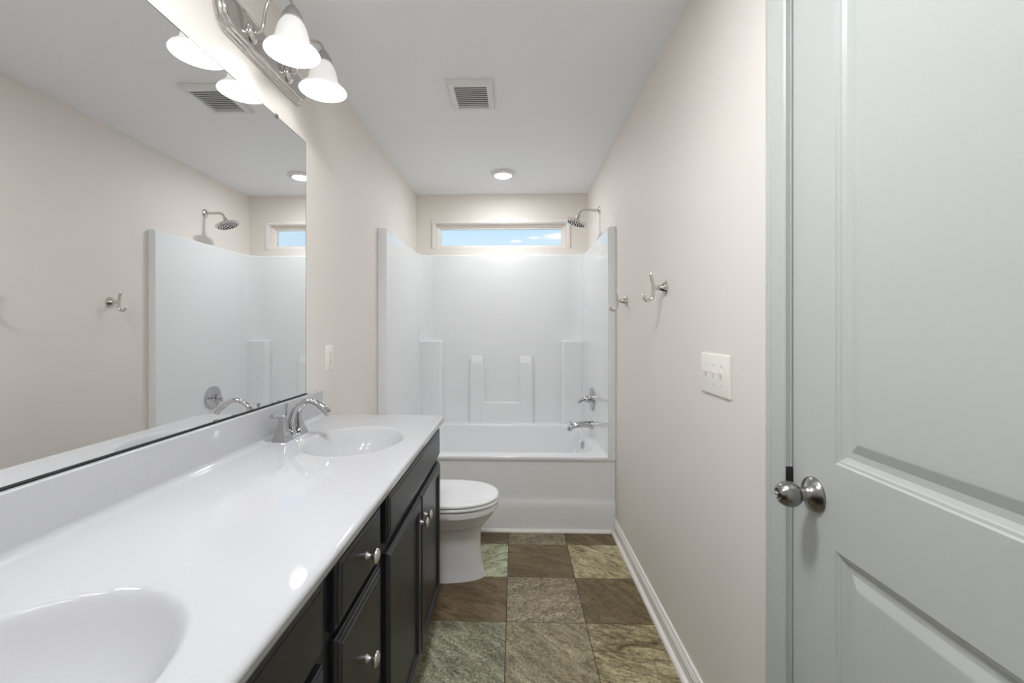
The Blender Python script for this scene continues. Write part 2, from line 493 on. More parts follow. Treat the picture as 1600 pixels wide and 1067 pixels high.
# knob
KY, KZ = 0.937, 0.920
kn = MB().lathe([(0.0, 0.0), (0.036, 0.0), (0.036, 0.003), (0.0335, 0.0065), (0.027, 0.0105), (0.0215, 0.0145), (0.0165, 0.019), (0.014, 0.024), (0.0135, 0.031), (0.0155, 0.034)],
           (FX, KY, KZ), '-X', 48, False, True).build('knob_rose', M['pewter'], d)
kb = MB().lathe([(0.0125, 0.031), (0.017, 0.0335), (0.0225, 0.039), (0.0258, 0.046), (0.0268, 0.053), (0.0258, 0.060), (0.0225, 0.067), (0.0175, 0.0725), (0.0125, 0.0755), (0.0115, 0.0745), (0.0105, 0.0725), (0.0, 0.0725)],
           (FX, KY, KZ), '-X', 48, True, False).build('door_knob', M['pewter'], d)
kt = MB().lathe([(0.0068, 0.072), (0.0068, 0.0785), (0.0058, 0.0798), (0.0, 0.0798)], (FX, KY, KZ), '-X', 24)
kt.box(FX - 0.0818, FX - 0.079, KY - 0.006, KY + 0.006, KZ - 0.0014, KZ + 0.0014, 0.0005)
tag_o = kt.build('turn_button', M['chrome'], kb)
tag_o['label'] = 'bright turn button'

# ------------------------------------------------------------------ vanity cabinets
CF = -0.341     # face-frame plane
DF = -0.322     # front plane of doors and drawers
ZT = 0.853      # underside of the worktop

def cab_front(b, y0, y1, z0, z1, kind):
    """overlay front: eased profile edge; doors have a recessed flat panel"""
    if kind == 'door':
        rings = [(0, -0.0185), (0, -0.009), (0.002, -0.0065), (0.006, -0.0055), (0.0065, -0.0035), (0.011, -0.001), (0.014, 0), (0.040, 0), (0.042, -0.003), (0.0455, -0.0045), (0.047, -0.0075), (0.055, -0.0085)]
    else:
        rings = [(0, -0.0185), (0, -0.009), (0.002, -0.0065), (0.008, -0.0055), (0.0085, -0.0035), (0.015, -0.0015), (0.019, -0.0012), (0.0195, 0.0), (0.024, 0.0)]
    loops = [[(DF + dx, y0 + i, z0 + i), (DF + dx, y1 - i, z0 + i), (DF + dx, y1 - i, z1 - i), (DF + dx, y0 + i, z1 - i)] for i, dx in rings]
    b.loft(loops, True, True, True)
    return b

def knob(y, z, parent):
    return MB().lathe([(0.0085, 0.0), (0.0085, 0.0015), (0.0062, 0.004), (0.0045, 0.008), (0.0042, 0.012), (0.0055, 0.0155), (0.0105, 0.018), (0.0148, 0.0205), (0.0160, 0.0228), (0.0152, 0.0252), (0.0115, 0.0277), (0.006, 0.0290), (0.0, 0.0293)],
                      (DF, y, z), 'X', 28).build('knob', M['satin'], parent)

def cabinet(y0, y1, label, midz, cats='cabinet'):
    c = thing('vanity_cabinet', label, 'cabinet', ((XL + CF) / 2, (y0 + y1) / 2, 0), 'black vanity base cabinets')
    b = MB(); t = 0.016
    b.box(XL + 0.002, CF - 0.019, y0, y0 + t, 0.10, ZT)
    b.box(XL + 0.002, CF - 0.019, y1 - t, y1, 0.10, ZT)
    b.box(XL + 0.002, CF - 0.019, y0 + t, y1 - t, 0.10, 0.116)
    b.box(XL + 0.002, XL + 0.010, y0 + t, y1 - t, 0.116, ZT)
    b.build('carcass', M['cab'], c, merge=False)
    b = MB()
    b.box(CF - 0.019, CF, y0, y0 + 0.036, 0.10, ZT); b.box(CF - 0.019, CF, y1 - 0.036, y1, 0.10, ZT)
    for a, e in [(0.10, 0.14), (0.83, ZT)] + midz: b.box(CF - 0.019, CF, y0 + 0.036, y1 - 0.036, a, e)
    b.build('face_frame', M['cab'], c, merge=False)
    b = MB(); b.box(CF - 0.085, CF - 0.07, y0, y1, 0, 0.10); b.box(XL + 0.002, CF - 0.085, y0, y0 + t, 0, 0.10); b.box(XL + 0.002, CF - 0.085, y1 - t, y1, 0, 0.10)
    b.build('toe_kick', M['cab'], c, merge=False)
    return c

CY = [-0.066, 0.763, 1.079, 1.905]
sink_mid = [(0.685, 0.725)]
# far sink base
c = cabinet(CY[2], CY[3], 'black vanity sink cabinet beside the toilet with two knobbed doors', sink_mid)
cab_front(MB(), 1.107, 1.884, 0.718, 0.846, 'drawer').build('false_front', M['cab'], c, ang=18, wn=True)
dA = cab_front(MB(), 1.112, 1.5035, 0.128, 0.690, 'door').build('cabinet_door', M['cab'], c, ang=18, wn=True)
dB = cab_front(MB(), 1.5075, 1.890, 0.128, 0.690, 'door').build('cabinet_door', M['cab'], c, ang=18, wn=True)
knob(1.482, 0.606, dA); knob(1.545, 0.606, dB)
# drawer base
c = cabinet(CY[1], CY[2], 'narrow black cabinet of stacked knobbed drawers in the middle of the vanity', [(0.685, 0.725), (0.395, 0.43)])
for z0_, z1_, kz in ((0.714, 0.846, 0.776), (0.421, 0.698, 0.553), (0.128, 0.405, 0.26)):
    dr = cab_front(MB(), 0.787, 1.053, z0_, z1_, 'drawer').build('drawer_front', M['cab'], c, ang=18, wn=True)
    knob(0.936, kz, dr)
# near sink base
c = cabinet(CY[0], CY[1], 'black vanity sink cabinet nearest the camera, partly cut off at the bottom of the photo', sink_mid)
cab_front(MB(), -0.045, 0.738, 0.716, 0.852, 'drawer').build('false_front', M['cab'], c, ang=18, wn=True)
dA = cab_front(MB(), -0.045, 0.3445, 0.128, 0.694, 'door').build('cabinet_door', M['cab'], c, ang=18, wn=True)
dB = cab_front(MB(), 0.3485, 0.738, 0.128, 0.694, 'door').build('cabinet_door', M['cab'], c, ang=18, wn=True)
knob(0.318, 0.606, dA); knob(0.375, 0.606, dB)

# ------------------------------------------------------------------ countertop with two moulded sinks
HC = 0.885
YA, YE = -0.08, 1.920
XF = -0.309
ct = thing('countertop', 'long glossy white vanity countertop with two moulded oval sinks', 'countertop', (-0.58, 0.92, ZT))
sinks = [(-0.556, 1.495), (-0.556, 0.435)]
AX, AY = 0.166, 0.197
XB = -0.825      # where the cove to the backsplash begins
XE = -0.330      # where the front roll begins
b = MB()
cells = []
ycuts = [YA]
for sx, sy in sorted(sinks, key=lambda q: q[1]):
    ycuts += [sy - 0.27, sy + 0.27]
ycuts.append(YE)
N_A = 96
def ring_angles(hx0, hx1, hy):
    an = [2 * pi * i / N_A for i in range(N_A)]
    an += [math.atan2(sy_, sx_) % (2 * pi) for sx_, sy_ in ((hx1, hy), (hx0, hy), (hx0, -hy), (hx1, -hy))]
    return sorted(an)
for k in range(len(ycuts) - 1):
    ya, yb = ycuts[k], ycuts[k + 1]
    hit = [s for s in sinks if ya < s[1] < yb]
    if not hit:
        b.quad((XB, ya, HC), (XE, ya, HC), (XE, yb, HC), (XB, yb, HC)); continue
    sx, sy = hit[0]
    x0, x1, hy = XB - sx, XE - sx, 0.27
    outer, inner = [], []
    for a in ring_angles(x0, x1, hy):
        ca, sa = cos(a), sin(a)
        tt = min([(x1 / ca) if ca > 1e-9 else 9, (x0 / ca) if ca < -1e-9 else 9, (hy / sa) if sa > 1e-9 else 9, (-hy / sa) if sa < -1e-9 else 9])
        outer.append((sx + tt * ca, sy + tt * sa, HC))
        re = 1 / math.sqrt((ca / AX) ** 2 + (sa / AY) ** 2) * 1.06
        inner.append((sx + re * ca, sy + re * sa, HC))
    b.loft([outer, inner], True)
# front roll, bottom, ends
roll = [(XE, HC)] + [(XF - 0.012 + 0.012 * sin(a), HC - 0.010 + 0.010 * cos(a)) for a in [pi / 2 * i / 6 for i in range(7)]] + [(XF, HC - 0.013), (XF - 0.0025, HC - 0.016), (XF - 0.0025, HC - 0.022), (XF - 0.005, HC - 0.029), (XF - 0.010, ZT), (XF - 0.034, ZT)]
b.loft([[(x, YA, z) for x, z in roll], [(x, YE, z) for x, z in roll]], False)
b.face([b.v((x, YE, z)) for x, z in [(XB, HC)] + roll + [(XL + 0.002, ZT), (XL + 0.002, HC)]])
b.face([b.v((x, YA, z)) for x, z in [(XB, HC)] + roll + [(XL + 0.002, ZT), (XL + 0.002, HC)]])
b.build('countertop_slab', M['marble'], ct, ang=40, wn=True)
# backsplash with cove
bs = [(XL + 0.001, HC - 0.002), (XL + 0.001, 0.998)] + [(-0.846 + 0.003 * sin(a), 0.995 + 0.003 * cos(a)) for a in [pi / 2 * i / 4 for i in range(5)]] + [(-0.843 + 0.018 - 0.018 * cos(a), HC + 0.018 - 0.018 * sin(a)) for a in [pi / 2 * i / 8 for i in range(9)]] + [(-0.825, HC - 0.002)]
b = MB(); b.prof(bs, lambda x, z, t: (x, t, z), YA, 1.893)
b.build('backsplash', M['marble'], ct, ang=40, wn=True)
for sx, sy in sinks:
    b = MB(); loops = []
    for s_, dz in ((1.06, 0), (1.03, 0.0), (1.012, -0.0006), (0.995, -0.0022), (0.975, -0.0055), (0.95, -0.0115), (0.915, -0.0215), (0.87, -0.035), (0.81, -0.051), (0.73, -0.069), (0.63, -0.086), (0.51, -0.101), (0.38, -0.112), (0.25, -0.119), (0.115, -0.1225)):
        dz *= 0.88
        loops.append([(sx + AX * s_ * cos(2 * pi * i / 96), sy + AY * s_ * sin(2 * pi * i / 96), HC + dz) for i in range(96)])
    b.loft(loops, True, False, False)
    bo = b.build('sink_basin', M['marble'], ct, ang=60)
    MB().lathe([(0.0, 0.0), (0.023, 0.0), (0.024, 0.002), (0.019, 0.0035), (0.015, 0.002), (0.0145, 0.0045), (0.0, 0.0065)], (sx, sy, HC - 0.1083), 'Z', 32, False, False).build('drain', M['chrome'], bo)
    rot = Matrix.Rotation(radians(-28), 3, 'Y')
    MB().use(M['chrome']).lathe([(0.0105, -0.002), (0.0105, 0.001), (0.0085, 0.0018), (0.0072, 0.0008), (0.0072, -0.002)], (sx + AX * 0.86, sy, HC - 0.0328), 'Z', 24, False, False, rot).use(M['dark']).lathe([(0.0073, -0.0012), (0.0, -0.0012)], (sx + AX * 0.86, sy, HC - 0.0328), 'Z', 24, False, False, rot).build('overflow_hole', None, bo, recalc=False)

# ------------------------------------------------------------------ faucet at the far sink
def rect_loop(cx, cy, hx, hy, z, r=0.003):
    return rrect(cx - hx, cx + hx, cy - hy, cy + hy, min(r, hx * .9, hy * .9), z, 3)

def faucet(fx, fy, label):
    f = thing('sink_faucet', label, 'faucet', (fx, fy, HC), 'sink faucets')
    b = MB()
    b.loft([rect_loop(fx, fy, 0.0245, 0.080, HC), rect_loop(fx, fy, 0.0238, 0.0795, HC + 0.004), rect_loop(fx, fy, 0.0195, 0.075, HC + 0.0095), rect_loop(fx, fy, 0.0185, 0.074, HC + 0.0105)], True, True, True)
    b.build('base_plate', M['chrome'], f, wn=True)
    for sg in (-1, 1):
        hy_ = fy + sg * 0.0535
        b = MB()
        b.loft([rect_loop(fx, hy_, 0.0252, 0.0262, HC + 0.0005), rect_loop(fx, hy_, 0.0242, 0.0250, HC + 0.006), rect_loop(fx, hy_, 0.0205, 0.0210, HC + 0.022), rect_loop(fx, hy_, 0.0192, 0.0196, HC + 0.0235), rect_loop(fx, hy_, 0.0158, 0.0160, HC + 0.035), rect_loop(fx, hy_, 0.0130, 0.0130, HC + 0.048), rect_loop(fx, hy_, 0.0112, 0.0112, HC + 0.060), rect_loop(fx, hy_, 0.0104, 0.0104, HC + 0.068)], True, True, True)
        hb = b.build('handle_body', M['chrome'], f, wn=True)
        b = MB()
        b.loft([rect_loop(fx, hy_, 0.0105, 0.0105, HC + 0.0685), rect_loop(fx, hy_, 0.0112, 0.0112, HC + 0.078), rect_loop(fx, hy_, 0.0105, 0.0105, HC + 0.085), rect_loop(fx, hy_, 0.008, 0.008, HC + 0.0885)], True, True, True)
        path = bez((fx, hy_, HC + 0.081), (fx, hy_ + sg * 0.02, HC + 0.090), (fx, hy_ + sg * 0.04, HC + 0.088), (fx - 0.002, hy_ + sg * 0.066, HC + 0.096), 10)
        b.tube(path, [0.0085, 0.0082, 0.0078, 0.0072, 0.0066, 0.006, 0.0056, 0.0054, 0.0056, 0.0066, 0.0072], 12, True)
        b.build('handle_lever', M['chrome'], f)
    b = MB()
    b.loft([rect_loop(fx, fy, 0.0175, 0.0150, HC + 0.010), rect_loop(fx, fy, 0.0140, 0.0120, HC + 0.026), rect_loop(fx, fy, 0.0118, 0.0110, HC + 0.048, 0.006)], True, True, True)
    path = bez((fx, fy, HC + 0.040), (fx + 0.002, fy, HC + 0.105), (fx + 0.050, fy, HC + 0.150), (fx + 0.098, fy, HC + 0.118), 20) + bez((fx + 0.1, fy, HC + 0.1165), (fx + 0.114, fy, HC + 0.108), (fx + 0.126, fy, HC + 0.098), (fx + 0.136, fy, HC + 0.084), 6)
    n_ = len(path)
    b.tube(path, [0.0115 - 0.0030 * min(1, i / 10) + (0.0016 * (i - 18) / 9 if i > 18 else 0) for i in range(n_)], 16, True, [1.1 + (0.25 * (i - 14) / 13 if i > 14 else 0) for i in range(n_)])
    b.build('spout', M['chrome'], f)
    MB().lathe([(0.0028, 0.05), (0.0028, 0.100), (0.0032, 0.101), (0.0055, 0.114), (0.0065, 0.118), (0.006, 0.120), (0.0, 0.1205)], (fx - 0.0155, fy, HC), 'Z', 16).build('lift_rod', M['chrome'], f)

faucet(-0.794, 1.522, 'chrome two-handle arched faucet behind the far sink')
faucet(-0.794, 0.462, 'chrome two-handle arched faucet behind the near sink, beyond the photo edge')

# ------------------------------------------------------------------ mirror
MY0, MY1, MZ0, MZ1 = -0.06, 1.772, 0.9985, 2.038
mi = thing('mirror', 'large frameless wall mirror above the vanity countertop', 'mirror', (XL, 0.85, MZ0))
b = MB()
b.use(M['mirroredge']).box(XL + 0.0003, XL + 0.0029, MY0, MY1, MZ0, MZ1)
b.use(M['mirror']).quad((XL + 0.003, MY0 + 0.002, MZ0 + 0.004), (XL + 0.003, MY1 - 0.003, MZ0 + 0.004), (XL + 0.003, MY1 - 0.003, MZ1 - 0.0025), (XL + 0.003, MY0 + 0.002, MZ1 - 0.0025))
b.build('mirror_glass', None, mi)
o = MB(); o.box(XL + 0.0032, XL + 0.0085, MY0, MY1, MZ0, MZ0 + 0.0035); o = o.build('bottom_channel', M['dark'], mi)
for y, z, sg in ((1.548, MZ1, 1), (0.35, MZ1, 1), (1.564, MZ0, -1), (1.23, MZ0, -1), (0.35, MZ0, -1)):
    b = MB()
    if sg > 0: b.box(XL + 0.0031, XL + 0.0060, y - 0.008, y + 0.008, z - 0.008, z + 0.006, 0.0008)
    else: b.box(XL + 0.0031, XL + 0.0060, y - 0.008, y + 0.008, z - 0.001, z + 0.008, 0.0008)
    o = b.build('mirror_clip', M['pewter'], mi)

# ------------------------------------------------------------------ vanity light
def vanity_light(ly, label):
    lz = 2.215
    L = thing('vanity_light', label, 'wall lamp', (XL, ly, lz), 'two-lamp vanity lights')
    def plate_loop(ins, x):
        hy0, hz, bulge = 0.212 - ins * 0.6, 0.066 - ins, 0.052 - ins * 0.35
        pts = []
        n = 14
        for i in range(n + 1):           # far end arc, bottom to top
            a = -pi / 2 + pi * i / n
            pts.append((x, ly + hy0 + bulge * cos(a), lz + hz * sin(a)))
        for i in range(n + 1):
            a = pi / 2 + pi * i / n
            pts.append((x, ly - hy0 + bulge * cos(a), lz + hz * sin(a)))
        return pts
    b = MB()
    b.loft([plate_loop(i, XL + x) for i, x in ((0, 0.0005), (0, 0.006), (0.002, 0.010), (0.006, 0.011), (0.0075, 0.0115), (0.0085, 0.016), (0.011, 0.0185), (0.0145, 0.019), (0.016, 0.0195), (0.017, 0.024), (0.020, 0.0265), (0.024, 0.027), (0.026, 0.0255))], True, True, True)
    b.build('back_plate', M['nickel'], L, ang=30)
    for k, yy in enumerate((ly - 0.112, ly + 0.112)):
        lx, px = -0.708, XL + 0.0255
        mo = MB(); mo.lathe([(0.0, 0), (0.027, 0), (0.027, 0.003), (0.023, 0.009), (0.014, 0.013), (0.008, 0.014)], (px, yy, lz), 'X', 32, False, True, None, 0.0 + 1.25)
        mo.build('arm_mount', M['nickel'], L)
        zt = 2.262
        path = bez((px + 0.008, yy, lz), (px + 0.045, yy, lz - 0.008), (px + 0.030, yy, lz + 0.05), (px + 0.048, yy, lz + 0.09), 10) + bez((px + 0.051, yy, lz + 0.097), (px + 0.062, yy, lz + 0.125), (lx + 0.002, yy, lz + 0.135), (lx, yy, zt + 0.030), 10)
        MB().tube(path, 0.0052, 12).build('arm', M['nickel'], L)
        MB().lathe([(0.007, 0.036), (0.011, 0.034), (0.013, 0.028), (0.020, 0.022), (0.0245, 0.012), (0.0255, 0.009), (0.0285, 0.007), (0.0325, -0.006), (0.0335, -0.010), (0.030, -0.011), (0.0, -0.011)], (lx, yy, zt), 'Z', 36, True, False).build('socket_cap', M['capmetal'], L)
        outer = [(0.028, -0.004), (0.034, -0.012), (0.042, -0.028), (0.0475, -0.046), (0.0505, -0.062), (0.0535, -0.074), (0.060, -0.084), (0.070, -0.0925), (0.079, -0.1005), (0.0835, -0.1075)]
        inner = [(0.0825, -0.1085), (0.077, -0.1025), (0.068, -0.095), (0.058, -0.0865), (0.0505, -0.0755), (0.0475, -0.062), (0.0445, -0.046), (0.039, -0.028), (0.031, -0.013), (0.026, -0.0125)]
        sb = MB().use(M['shadeout']).lathe([(r, h - 0.006) for r, h in outer + inner[:1]], (lx, yy, zt), 'Z', 48, False, False)
        sb.use(M['shade']).lathe([(r, h - 0.006) for r, h in inner], (lx, yy, zt), 'Z', 48, False, False).build('glass_shade', None, L, ang=60)
        MB().lathe([(0.012, -0.014), (0.0135, -0.030), (0.0205, -0.044), (0.0275, -0.058), (0.0295, -0.069), (0.0275, -0.080), (0.0205, -0.0895), (0.010, -0.0945), (0.0, -0.0955)], (lx, yy, zt), 'Z', 32, True, False).build('bulb', M['bulb'], L, ang=80)
vanity_light(1.480, 'two-lamp polished nickel vanity light high on the wall above the far sink')
vanity_light(0.435, 'two-lamp polished nickel vanity light above the near sink, beyond the photo edge')

# ------------------------------------------------------------------ ceiling fittings
fan = thing('exhaust_fan_grille', 'square white louvred exhaust fan grille on the ceiling', 'vent', (-0.213, 2.170, ZC))
x0, x1, y0, y1 = -0.322, -0.104, 2.036, 2.302
b = MB()
zf = ZC - 0.020
lp = lambda ins, z: [(x0 + ins, y0 + ins, z), (x1 - ins, y0 + ins, z), (x1 - ins, y1 - ins, z), (x0 + ins, y1 - ins, z)]
b.loft([lp(0, ZC - 0.0005), lp(0, ZC - 0.010), lp(0.004, zf + 0.002), lp(0.010, zf), lp(0.030, zf), lp(0.031, zf + 0.004), lp(0.031, ZC - 0.002)], True)
b.build('cover', M['fanwhite'], fan, ang=30, wn=True)
b = MB(); b.box(x0 + 0.031, x1 - 0.031, y0 + 0.031, y1 - 0.031, ZC - 0.004, ZC - 0.0015)
b.build('fan_opening', M['fanback'], fan)
b = MB()
ns = 11
for i in range(ns):
    yc = y0 + 0.035 + (y1 - y0 - 0.07) * (i + 0.5) / ns
    b.loft([[(x, yc - 0.0085, zf + 0.0025), (x, yc + 0.0052, zf + 0.0065), (x, yc + 0.0052, zf + 0.0085), (x, yc - 0.0085, zf + 0.0045)] for x in (x0 + 0.0312, x1 - 0.0312)], True, True, True)
b.build('louvre', M['fanwhite'], fan)

can = thing('recessed_light', 'round white LED downlight in the ceiling over the tub', 'ceiling light', (-0.087, 3.285, ZC))
MB().lathe([(0.096, -0.0003), (0.096, -0.006), (0.092, -0.012), (0.080, -0.018), (0.066, -0.021), (0.062, -0.021), (0.060, -0.014), (0.060, -0.0003)], (-0.087, 3.285, ZC), 'Z', 56, False, False).build('trim_ring', M['fanwhite'], can)
MB().lathe([(0.0595, -0.006), (0.0595, -0.016), (0.056, -0.0215), (0.042, -0.0245), (0.02, -0.0255), (0.0, -0.0257)], (-0.087, 3.285, ZC), 'Z', 48, True, False).build('lens', M['canlens'], can)

dx_, dy_ = -0.15, 0.72  # unseen fill light, added to brighten walls, floor and tub
fill_lamp = thing('added_fill_light', 'added round fill light on the ceiling over the middle of the floor, out of view', 'ceiling light', (dx_, dy_, ZC))
MB().lathe([(0.170, -0.0003), (0.170, -0.012), (0.165, -0.016), (0.156, -0.016), (0.156, -0.0003)], (dx_, dy_, ZC), 'Z', 48, False, False).build('trim_ring', M['fanwhite'], fill_lamp)
MB().lathe([(0.155, -0.008), (0.154, -0.013), (0.13, -0.0155), (0.09, -0.017), (0.04, -0.018), (0.0, -0.018)], (dx_, dy_, ZC), 'Z', 48, True, False).build('lens', M['filllens'], fill_lamp)

# ------------------------------------------------------------------ tub and shower surround
RIM = 0.469
IX0, IX1 = -0.808, 0.581        # inner faces of the side walls
IYB = 3.735                      # inner face of the back wall
ST = 1.905
tub = thing('bathtub_shower', 'white one-piece acrylic bathtub and shower surround under the window', 'bathtub', (-0.112, (YT + YB) / 2, 0))
b = MB()
# apron, bulging towards the foot, with the rim roll on top
ap = [(0.0, 0.0), (0.0, 0.140), (0.0006, 0.158), (0.0025, 0.172), (0.0055, 0.183), (0.009, 0.193), (0.0115, 0.204), (0.013, 0.220), (0.014, 0.245), (0.014, 0.425), (0.010, 0.436), (0.003, 0.444), (0.0, 0.450), (0.0, 0.459)] + [(0.010 - 0.010 * cos(a), 0.459 + 0.010 * sin(a)) for a in [pi / 2 * i / 5 for i in range(1, 6)]]
b.loft([[(x, YT + dy, z) for dy, z in ap] for x in (XL + 0.001, XR - 0.001)], False)
# deck around the basin
BX0, BX1, BY0, BY1, BR = -0.750, 0.530, 2.812, 3.640, 0.13
basin = []
for ins, z, r in ((0.0, RIM, 0.14), (0.006, RIM - 0.002, 0.138), (0.014, RIM - 0.012, 0.135), (0.022, RIM - 0.04, 0.13), (0.045, 0.30, 0.125), (0.075, 0.18, 0.12), (0.10, 0.125, 0.12), (0.14, 0.105, 0.11), (0.20, 0.10, 0.08)):
    basin.append(rrect(BX0 + ins * 1.25, BX1 - ins * 0.9, BY0 + ins * 0.8, BY1 - ins * 0.8, r, z, 10))
n_ = len(basin[0])
cxx, cyy = (BX0 + BX1) / 2, (BY0 + BY1) / 2
deck = []
for p in basin[0]:
    dx, dy = p[0] - cxx, p[1] - cyy
    x0_, x1_, y0_, y1_ = XL + 0.001 - cxx, XR - 0.001 - cxx, YT + 0.010 - cyy, YB - 0.001 - cyy
    # radial projection onto the deck outline, by rounded-rect sector
    if p[0] > BX1 - 0.1401: fxp = x1_
    elif p[0] < BX0 + 0.1401: fxp = x0_
    else: fxp = dx
    if p[1] > BY1 - 0.1401: fyp = y1_
    elif p[1] < BY0 + 0.1401: fyp = y0_
    else: fyp = dy
    i_ = basin[0].index(p) % 11
    deck.append((cxx + fxp, cyy + fyp, RIM))
# corners: blend so that every corner arc reaches the outline in two straight runs
for q in range(4):
    for i in range(11):
        k = q * 11 + i
        p = basin[0][k]
        tq = i / 10
        xo = XR - 0.001 if q in (0, 3) else XL + 0.001
        yo = YB - 0.001 if q in (0, 1) else YT + 0.010
        horizontal_first = q in (0, 2)      # arc starts at the x side
        if horizontal_first:
            deck[k] = (xo, p[1] + (yo - p[1]) * min(1, tq * 2), RIM) if tq < 0.5 else (xo + (p[0] - xo) * (tq * 2 - 1), yo, RIM)
        else:
            deck[k] = (p[0] + (xo - p[0]) * min(1, tq * 2), yo, RIM) if tq < 0.5 else (xo, yo + (p[1] - yo) * (tq * 2 - 1), RIM)
b.loft([deck] + basin, True, False, True)
b.build('tub', M['acrylic'], tub, ang=45, wn=True)
# surround: U-shaped plan with rounded back corners
R_ = 0.11
inner, outer = [], []
OX0, OX1, OYB = XL + 0.001, XR - 0.001, YB - 0.001
def add(pi_, po_): inner.append(pi_); outer.append(po_)
for i in range(6): 
    y = YT + (IYB - R_ - YT) * i / 6
    add((IX0, y), (OX0, y))
for i in range(11):
    a = pi - pi / 2 * i / 10
    p = (IX0 + R_ + R_ * cos(a), IYB - R_ + R_ * sin(a))
    add(p, (OX0, p[1] + (OYB - p[1]) * min(1, i / 5)) if i <= 5 else (OX0 + (p[0] - OX0) * (i - 5) / 5, OYB))
for i in range(1, 6):
    x = IX0 + R_ + (IX1 - IX0 - 2 * R_) * i / 6
    add((x, IYB), (x, OYB))
for i in range(11):
    a = pi / 2 - pi / 2 * i / 10
    p = (IX1 - R_ + R_ * cos(a), IYB - R_ + R_ * sin(a))
    add(p, (p[0] + (OX1 - p[0]) * i / 5, OYB) if i <= 5 else (OX1, OYB + (p[1] - OYB) * (i - 5) / 5))
for i in range(5, -1, -1):
    y = YT + (IYB - R_ - YT) * i / 6
    add((IX1, y), (OX1, y))
def blend(k, t, z):
    return (inner[k][0] + (outer[k][0] - inner[k][0]) * t, inner[k][1] + (outer[k][1] - inner[k][1]) * t, z)
secs = []
for k in range(len(inner)):
    secs.append([blend(k, 0, RIM - 0.001), blend(k, 0, ST - 0.016), blend(k, 0.05, ST - 0.008), blend(k, 0.15, ST - 0.002), blend(k, 0.3, ST), blend(k, 1, ST), blend(k, 1, RIM - 0.001)])
b = MB(); b.loft(secs, True, True, True)
b.build('surround_wall', M['acrylic'], tub, ang=40, wn=True)
# corner shelf columns
def rr_col(x0, x1, y0, y1, z0, z1, r):
    b = MB()
    l = [rrect(x0, x1, y0, y1, r, z0, 6), rrect(x0, x1, y0, y1, r, z1 - 0.014, 6), rrect(x0 + 0.004, x1 - 0.004, y0 + 0.004, y1 - 0.004, r, z1 - 0.004, 6), rrect(x0 + 0.012, x1 - 0.012, y0 + 0.012, y1 - 0.012, r * 0.8, z1, 6)]
    return b.loft(l, True, False, True)
rr_col(IX0 - 0.02, -0.612, 3.665, IYB + 0.03, RIM - 0.0005, 1.168, 0.04).build('corner_shelf', M['acrylic'], tub, ang=60, wn=True)
rr_col(0.392, IX1 + 0.02, 3.665, IYB + 0.03, RIM - 0.0005, 1.168, 0.04).build('corner_shelf', M['acrylic'], tub, ang=60, wn=True)
# moulded soap ledge: two towers with sloping tops and a low step between
b = MB()
def tower(x0, x1, zt, slope, ya):
    r = 0.022
    l = [rrect(x0, x1, ya, IYB + 0.012, r, RIM - 0.0005, 6), rrect(x0, x1, ya, IYB + 0.012, r, zt - slope, 6),
         rrect(x0 + 0.006, x1 - 0.006, ya + 0.012, IYB + 0.012, r, zt - slope * 0.7, 6),
         rrect(x0 + 0.010, x1 - 0.010, IYB - 0.016, IYB + 0.012, 0.006, zt - 0.004, 6), rrect(x0 + 0.012, x1 - 0.012, IYB - 0.010, IYB + 0.012, 0.004, zt, 6)]
    b.loft(l, True, False, True)
tower(-0.385, -0.262, 1.035, 0.070, 3.700)
tower(0.034, 0.160, 1.035, 0.070, 3.700)
l = [rrect(-0.275, 0.045, 3.704, IYB + 0.012, 0.006, z, 4) for z in (RIM - 0.0005, 0.632)] + [rrect(-0.275, 0.045, 3.712, IYB + 0.012, 0.006, 0.642, 4)]
b.loft(l, True, False, True)
b.build('soap_ledge', M['acrylic'], tub, ang=60, wn=True)
# overflow cover on the end of the basin
rot = Matrix.Rotation(radians(-80), 3, 'Y')
MB().lathe([(0.0, 0.012), (0.012, 0.012), (0.021, 0.009), (0.026, 0.003), (0.026, -0.004)], (0.500, 3.25, 0.405), 'Z', 28, False, False, rot).build('overflow_cover', M['chrome'], tub)

# ------------------------------------------------------------------ shower fittings on the right wall
sh = thing('shower_fixture', 'round chrome shower head on a bent arm near the window', 'shower head', (XR, 3.237, 2.143))
MB().lathe([(0.0, 0), (0.031, 0.0), (0.031, 0.003), (0.027, 0.007), (0.014, 0.010), (0.011, 0.012)], (XR - 0.0005, 3.237, 2.143), '-X', 36, False, True).build('wall_flange', M['nickel'], sh)
path = [(XR - 0.008, 3.237, 2.143)] + [(XR - 0.05, 3.237, 2.143), (XR - 0.09, 3.237, 2.143)] + bez((XR - 0.105, 3.237, 2.143), (XR - 0.130, 3.237, 2.143), (XR - 0.143, 3.237, 2.132), (XR - 0.152, 3.238, 2.104), 10)
MB().tube(path, 0.0098, 16).build('shower_arm', M['nickel'], sh)
tilt = Matrix.Rotation(radians(20), 3, 'Y')
hc = Vector((XR - 0.172, 3.240, 2.052))
o_ = hc
hd = MB().lathe([(0.0, -0.006), (0.074, -0.006), (0.080, -0.003), (0.082, 0.002), (0.080, 0.006), (0.066, 0.011), (0.040, 0.018), (0.020, 0.024), (0.014, 0.030), (0.013, 0.038), (0.0165, 0.042), (0.0165, 0.052), (0.011, 0.058), (0.0, 0.060)], hc, 'Z', 48, False, False, tilt)
hd = hd.build('spray_head', M['nickel'], sh)
nz_ = MB()
for r, n in ((0.016, 6), (0.031, 10), (0.046, 14), (0.061, 18)):
    for i in range(n):
        a = 2 * pi * (i + 0.5 * (n % 4 == 2)) / n
        p = hc + tilt @ Vector((r * cos(a), r * sin(a), -0.0058))
        nz_.lathe([(0.0052, 0.0), (0.0044, -0.0022), (0.0, -0.0026)], p, 'Z', 8, False, False, tilt)
